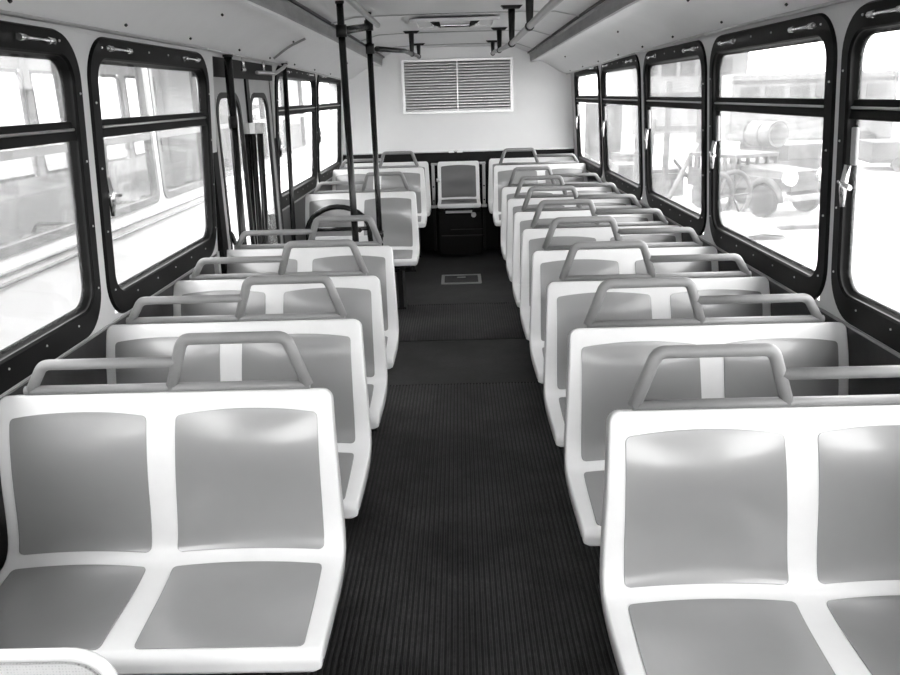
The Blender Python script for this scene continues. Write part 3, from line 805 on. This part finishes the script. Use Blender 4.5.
for xs in (NX1, NX0):
    for a, c in nb_w:
        if xs == NX0 and not (0 < a < 13): pass
        s = 1 if xs == NX1 else -1
        o = rrect(a - .02, c + .02, .845, 2.075, .10, 5); i_ = rrect(a + .035, c - .035, .90, 2.02, .07, 5)
        b = MB(); b.grid([[LOC((xs, y, z)) for y, z in o], [LOC((xs + s * .012, y, z)) for y, z in o], [LOC((xs + s * .012, y, z)) for y, z in i_], [LOC((xs - s * .05, y, z)) for y, z in i_]], closed=True, smooth=False)
        x0, x1 = sorted((xs - s * .02, xs + s * .008)); p, q = LOC((x0, a + .03, 1.36)), LOC((x1, c - .03, 1.41)); b.box(p[0], q[0], p[1], q[1], p[2], q[2])
        w = b.build('window_surround', M['body_grey'], e)
        b = MB(); x0, x1 = sorted((xs - s * .022, xs - s * .026)); p, q = LOC((x0, a + .03, .89)), LOC((x1, c - .03, 2.03)); b.box(p[0], q[0], p[1], q[1], p[2], q[2]); b.build('pane', M['far_glass'], w)
# seats inside the neighbouring bus
for k, y in enumerate((2.6, 4.0, 5.4, 6.8, 8.2, 9.6)):
    o = copy_tree(L_proto); o.location = (-3.30, y, -.30)
    tag(o, 'white seat seen dimly inside the bus parked alongside', 'bus seat', 'seats inside the parked bus')

# yard on the right -------------------------------------------------
def place(name, loc, rz, label, cat, group=None):
    e = empty(name, loc, label, cat, group); e.rotation_euler = (0, 0, rz); return e
# old boxy truck with round headlamp
t = place('old_truck', (6.48, 16.9, -.9), math.radians(27), 'old boxy truck with round headlamp among the scrap in the yard', 'truck')
t.scale = (.85, .85, .85)
b = MB(); b.box(-.7, .7, -1.0, .55, .62, .92); b.hexa([(-.62, -.95, .90), (.62, -.95, .90), (.62, .5, .90), (-.62, .5, .90)], [(-.5, -.95, 1.06), (.5, -.95, 1.06), (.55, .5, 1.12), (-.55, .5, 1.12)]); b.build('hood', M['junk_mid'], t, .02)
b = MB(); b.box(-.75, .75, .5, 2.1, .55, 1.0); b.box(-.75, .75, .5, 2.1, 1.3, 1.38)
for y in (.5, .81, 1.12, 1.43, 1.74, 2.01): b.box(-.75, -.68, y, y + .09, 1.0, 1.3); b.box(.68, .75, y, y + .09, 1.0, 1.3)
b.build('body', M['junk_mid'], t, .01)
b = MB(); b.box(-.5, .5, -1.03, -1.0, .62, .95); b.build('grille', M['junk_dark'], t)
for x in (-.55, .55):
    b = MB(); b.cyl((x, -.95, .93), (x, -1.1, .93), .17, 20); b.build('headlamp', M['white_plastic'], t)
    for y in (-.45, 1.5):
        b = MB(); b.cyl((x * 1.3 - .1, y, .36), (x * 1.3 + .1, y, .36), .36, 22); b.build('wheel', M['junk_dark'], t)
    b = MB(); pts = [(x * 1.3, -.45 + .5 * math.cos(a * PI / 8), .36 + .5 * math.sin(a * PI / 8)) for a in range(9)]; b.tube(pts, .08, 8); b.build('mudguard', M['junk_mid'], t)
b = MB(); b.box(-.8, .8, -1.25, -1.12, .42, .55); b.build('bumper', M['junk_light'], t, .01)
# drum lying behind
t = place('steel_drum', (7.45, 20.9, -.02), math.radians(20), 'pale round drum lying on a stack behind the old truck', 'drum')
b = MB(); b.cyl((0, -.9, .52), (0, .0, .52), .30, 28); b.build('drum_body', M['junk_light'], t)
for y in (-.9, -.5, 0):
    b = MB(); b.tube([(.305 * math.cos(a * PI / 12), y, .52 + .305 * math.sin(a * PI / 12)) for a in range(24)], .018, 6, closed=True); b.build('drum_hoop', M['junk_mid'], t)
b = MB(); b.cyl((0, -.92, .52), (0, -.905, .52), .24, 24); b.build('drum_lid', M['junk_dark'], t)
t = place('scrap_stack', (7.6, 20.6, -.9), .3, 'low stack of dark crates carrying the drum in the yard', 'crates')
for k, (x, y, w, h) in enumerate(((-.95, 0, .9, .7), (.0, -.1, .8, .74), (1.0, .1, 1.0, .75), (.95, .1, 1.0, .35))):
    z = 0 if k < 3 else .76
    b = MB(); b.box(x - w / 2, x + w / 2, y - .5, y + .5, z, z + h); b.build('crate', M['junk_mid'] if k % 2 else M['junk_dark'], t, .01)
# spoked wheels leaning left of truck
for k, (x, y) in enumerate(((5.35, 15.9), (4.95, 15.5))):
    t = place('spoked_wheel', (x, y, -.9), .4 + k * .3, ['front spoked wheel leaning beside the old truck', 'rear spoked wheel leaning beside the old truck'][k], 'wheel', 'spoked wheels in the yard')
    b = MB(); b.tube([(.45 * math.cos(a * PI / 14), 0, .5 + .45 * math.sin(a * PI / 14)) for a in range(28)], .05, 8, closed=True); b.build('tyre', M['junk_dark'], t)
    b = MB()
    for a in range(6): b.tube([(0, 0, .5), (.43 * math.cos(a * PI / 3), 0, .5 + .43 * math.sin(a * PI / 3))], .02, 6)
    b.build('spokes', M['junk_mid'], t)
# pale sheet lying tilted
t = place('sheet_metal', (5.05, 14.2, -.88), .15, 'pale bent sheet lying on the gravel in front of the truck', 'sheet')
b = MB(); b.grid([[(-.55, -.6, .04), (0, -.6, .10), (.5, -.6, .05)], [(-.55, 0, .16), (0, 0, .22), (.5, 0, .15)], [(-.6, .6, .30), (0, .6, .34), (.45, .6, .26)]]); b.grid([[(-.55, -.6, .0), (0, -.6, .06), (.5, -.6, .0)], [(-.55, 0, .12), (0, 0, .18), (.5, 0, .1)], [(-.6, .6, .26), (0, .6, .30), (.45, .6, .22)]]); b.build('sheet', M['junk_light'], t)
b = MB(); b.box(-.5, -.42, -.5, -.4, -.02, .08); b.box(.38, .46, .4, .5, -.02, .24); b.build('prop_block', M['junk_dark'], t)
t = place('plank', (6.1, 14.7, -.88), .1, 'grey plank lying flat on pale gravel right of the bent sheet', 'plank')
b = MB(); b.box(-.5, .6, -.09, .09, -.02, .06); b.build('board', M['timber'], t, .006)
# timber scaffold
t = place('timber_frame', (4.8, 18.6, -.9), -.1, 'grey timber frame with a leaning beam beyond the third right window', 'timber frame')
for x in (-.75, -.1, .6):
    b = MB(); b.box(x - .06, x + .06, -.06, .06, 0, 2.7 + .1 * x); b.build('post', M['timber'], t)
b = MB(); b.box(-.8, .8, -.05, .05, 1.62, 1.74); b.box(-.8, .8, -.05, .05, 2.35, 2.45); b.box(-.8, .7, -.05, .05, .6, .68); b.build('cross_beam', M['timber'], t)
b = MB(); b.tube([(-.15, -.5, .0), (.55, -.1, 1.35)], .06, 6); b.build('leaning_beam', M['junk_light'], t)
b = MB(); b.tube([(.05, -.2, 1.0), (.45, .0, .55)], .04, 6); b.tube([(-.55, -.3, 0), (-.4, -.1, 1.9)], .05, 6); b.build('brace', M['timber'], t)
for k, (x, y, w, h) in enumerate(((4.1, 19.6, .7, .8), (5.05, 20.3, .8, .6), (4.55, 21.6, .7, .9))):
    t = place('scrap_crate', (x, y, -.9), .2 * k, ['dark crate left of the timber frame', 'low crate behind the timber frame', 'tall crate far behind the timber frame'][k], 'crate', 'crates by the timber frame')
    b = MB(); b.box(-w / 2, w / 2, -.4, .4, 0, h); b.build('box', M['junk_mid'] if k % 2 else M['junk_dark'], t, .01)
    b = MB(); b.box(-w / 2 - .02, w / 2 + .02, -.42, .42, h, h + .05); b.build('lid', M['timber'], t)
# junk pile further back, seen in the rear windows
t = place('sawn_logs', (4.3, 25.5, -.9), 0, 'heap of grey timber lengths beyond the rear right windows', 'timber heap')
for k in range(9):
    b = MB(); z = .13 + .24 * (k // 4); x = -.9 + .5 * (k % 4) + .2 * (k // 4); b.cyl((x, -1.2, z), (x + .1, 1.2, z), .12, 12); b.build('log', M['timber'], t)
t = place('yard_hut', (4.4, 31.5, -.9), .1, 'weathered grey hut with lean-to roof beyond the rear right windows', 'hut')
b = MB(); b.box(-1.5, 1.5, -1.2, 1.2, 0, 2.0); b.build('hut_wall', M['junk_mid'], t)
b = MB(); b.hexa([(-1.7, -1.4, 2.0), (1.7, -1.4, 2.0), (1.7, 1.4, 2.3), (-1.7, 1.4, 2.3)], [(-1.7, -1.4, 2.08), (1.7, -1.4, 2.08), (1.7, 1.4, 2.38), (-1.7, 1.4, 2.38)]); b.build('hut_roof', M['junk_dark'], t)
b = MB(); b.box(-.3, .5, -1.22, -1.2, .0, 1.7); b.build('hut_door', M['junk_dark'], t)
# pale coach far away, seen in the upper pane
t = place('distant_coach', (12.4, 31, -.9), math.radians(-8), 'pale long coach far across the yard behind the drum', 'coach')
b = MB(); b.box(-2.4, 3.2, -1.2, 1.2, .6, 2.95); b.build('coach_body', M['junk_light'], t, .08)
for k in range(6):
    b = MB(); b.box(-2.1 + .85 * k, -1.45 + .85 * k, -1.23, -1.19, 2.05, 2.5); b.build('coach_window', M['junk_mid'], t)
for x in (-1.5, 2.3):
    b = MB(); b.cyl((x, -1.25, .45), (x, -.95, .45), .45, 20); b.build('wheel', M['junk_dark'], t)
b = MB(); b.box(-2.35, 3.15, -1.215, -1.19, 2.6, 2.72); b.build('side_band', M['junk_mid'], t)
# big hall on the horizon
t = place('yard_hall', (14.0, 52, -.9), 0, 'tall pale hall with gridded windows on the horizon', 'building')
b = MB(); b.box(-4, 2.5, -4, 4, 0, 6.0); b.build('hall_wall', M['junk_light'], t)
for k in range(5):
    for j in range(2):
        b = MB(); b.box(-3.4 + 1.05 * k, -2.6 + 1.05 * k, -4.03, -3.98, 3.2 + 1.3 * j, 4.1 + 1.3 * j); b.build('hall_window', M['junk_mid'], t)
b = MB(); b.box(-4.2, 2.7, -4.2, 4.2, 6.0, 6.2); b.build('hall_roof', M['junk_mid'], t)
# trailer seen through nearest right window
t = place('flat_trailer', (12.9, 25.0, -.9), math.radians(-10), 'grey box trailer far off beyond the nearest right window', 'trailer')
b = MB(); b.box(-.6, 2.4, -.9, .9, .35, .85); b.build('trailer_box', M['junk_mid'], t, .02)
b = MB(); b.box(-.6, 2.4, -.9, .9, .25, .35); b.build('chassis', M['junk_dark'], t)
for x in (.2, 1.7):
    b = MB(); b.cyl((x, -.95, .22), (x, -.75, .22), .22, 16); b.build('wheel', M['junk_dark'], t)
# ladder stand outside beyond the rear left window
t = place('step_ladder', (-3.55, 18.5, -.9), .3, 'dark step ladder standing in the bright yard beyond left rear windows', 'ladder')
for s in (-1, 1):
    b = MB(); b.tube([(s * .25, -.35, 0), (s * .15, 0, 1.5)], .025, 8); b.build('ladder_rail', M['junk_dark'], t)
    b = MB(); b.tube([(s * .25, .4, 0), (s * .15, 0, 1.5)], .02, 8); b.build('ladder_strut', M['junk_dark'], t)
for k in range(4):
    f = (k + 1) / 5; b = MB(); b.tube([(-.25 + .1 * f, -.35 + .35 * f, 1.5 * f), (.25 - .1 * f, -.35 + .35 * f, 1.5 * f)], .02, 6); b.build('rung', M['junk_dark'], t)

# ------------------------------------------------------------------ descriptions of the setting
SET = {'wall_right': ('grey side wall with five windows right of the aisle', 'wall'), 'wall_left': ('grey side wall with windows and rear door left of the aisle', 'wall'),
 'wall_back': ('white rear wall of the bus behind the louvred vent', 'wall'), 'wall_front': ('front wall with windscreen opening behind the camera', 'wall'),
 'floor': ('black ribbed rubber floor of the bus aisle', 'floor'), 'ceiling': ('pale laminate bus ceiling with curved cove panels', 'ceiling'),
 'ground': ('pale gravel ground of the yard outside the bus', 'ground'), 'door_1': ('grey double-leaf rear door with rounded windows on the left', 'door'),
 'trim_1': ('dark lower side panel under the right windows', 'panel'), 'trim_2': ('dark lower side panel under the left windows', 'panel'),
 'trim_3': ('thin metal ledge strip under the right window frames', 'trim'), 'trim_4': ('thin metal ledge strip under the left window frames', 'trim'),
 'trim_5': ('thin metal line above the right window frames', 'trim'), 'trim_6': ('thin metal line above the left window frames', 'trim'),
 'trim_7': ('grey closing strip over the right window frames', 'trim'), 'trim_8': ('grey closing strip over the left window frames', 'trim'),
 'trim_9': ('white outer roof skin of the bus', 'roof'), 'trim_10': ('black band along the foot of the white rear wall', 'panel'),
 'trim_11': ('thin metal edge on top of the black rear band', 'trim'), 'trim_12': ('grey front corner post on the right', 'trim'), 'trim_13': ('grey front corner post on the left', 'trim'),
 'trim_14': ('black step plate below the rear door', 'step'), 'trim_15': ('black sill below the rear door', 'sill'), 'trim_16': ('narrow grey pillar foot at near edge of the rear door', 'trim'),
 'window_1': ('black framed window on the right, nearest the camera, cut by the picture edge', 'window'), 'window_2': ('black framed window on the right showing the old truck', 'window'),
 'window_3': ('black framed window on the right showing the timber frame', 'window'), 'window_4': ('black framed right window, last but one before the rear wall', 'window'),
 'window_5': ('black framed right window next to the rear wall', 'window'), 'window_6': ('black framed window on the left, nearest the camera, cut by the picture edge', 'window'),
 'window_7': ('black framed left window just before the rear door', 'window'), 'window_8': ('black framed left window just behind the rear door', 'window'), 'window_9': ('black framed left window next to the rear wall', 'window')}
for k_, (lab_, cat_) in SET.items(): tag(bpy.data.objects[k_], lab_, cat_)

# ------------------------------------------------------------------ sky and camera
w = bpy.data.worlds.new('overcast'); scene.world = w; w.use_nodes = True
nt = w.node_tree; nt.nodes.clear()
out = nt.nodes.new('ShaderNodeOutputWorld'); bg = nt.nodes.new('ShaderNodeBackground')
bg.inputs['Color'].default_value = (1, 1, 1, 1); bg.inputs['Strength'].default_value = 4.0
nt.links.new(bg.outputs[0], out.inputs['Surface'])

cam = bpy.data.cameras.new('camera'); co = bpy.data.objects.new('camera', cam); COL.objects.link(co)
cam.sensor_width = 36.0; cam.sensor_fit = 'HORIZONTAL'; cam.lens = 800.0 / 900.0 * 36.0
cam.clip_start = .02; cam.clip_end = 300
pitch, yaw, roll = .2947, -.0175, -.0295
fw = Vector((math.sin(yaw) * math.cos(pitch), math.cos(yaw) * math.cos(pitch), -math.sin(pitch)))
rt = Vector((math.cos(yaw), -math.sin(yaw), 0)); up = rt.cross(fw)
r2 = math.cos(roll) * rt + math.sin(roll) * up; u2 = -math.sin(roll) * rt + math.cos(roll) * up
mw = Matrix((r2, u2, -fw)).transposed().to_4x4(); mw.translation = Vector((.0056, 0, 1.6456)); co.matrix_world = mw
scene.camera = co
scene.view_settings.view_transform = 'Standard'; scene.view_settings.look = 'None'
scene.view_settings.exposure = 1.1; scene.view_settings.gamma = 1.0
scene.view_settings.use_curve_mapping = False
scene.cycles.use_denoising = True
scene.cycles.max_bounces = 12; scene.cycles.diffuse_bounces = 6; scene.cycles.transparent_max_bounces = 16
scene.cycles.sample_clamp_indirect = 8
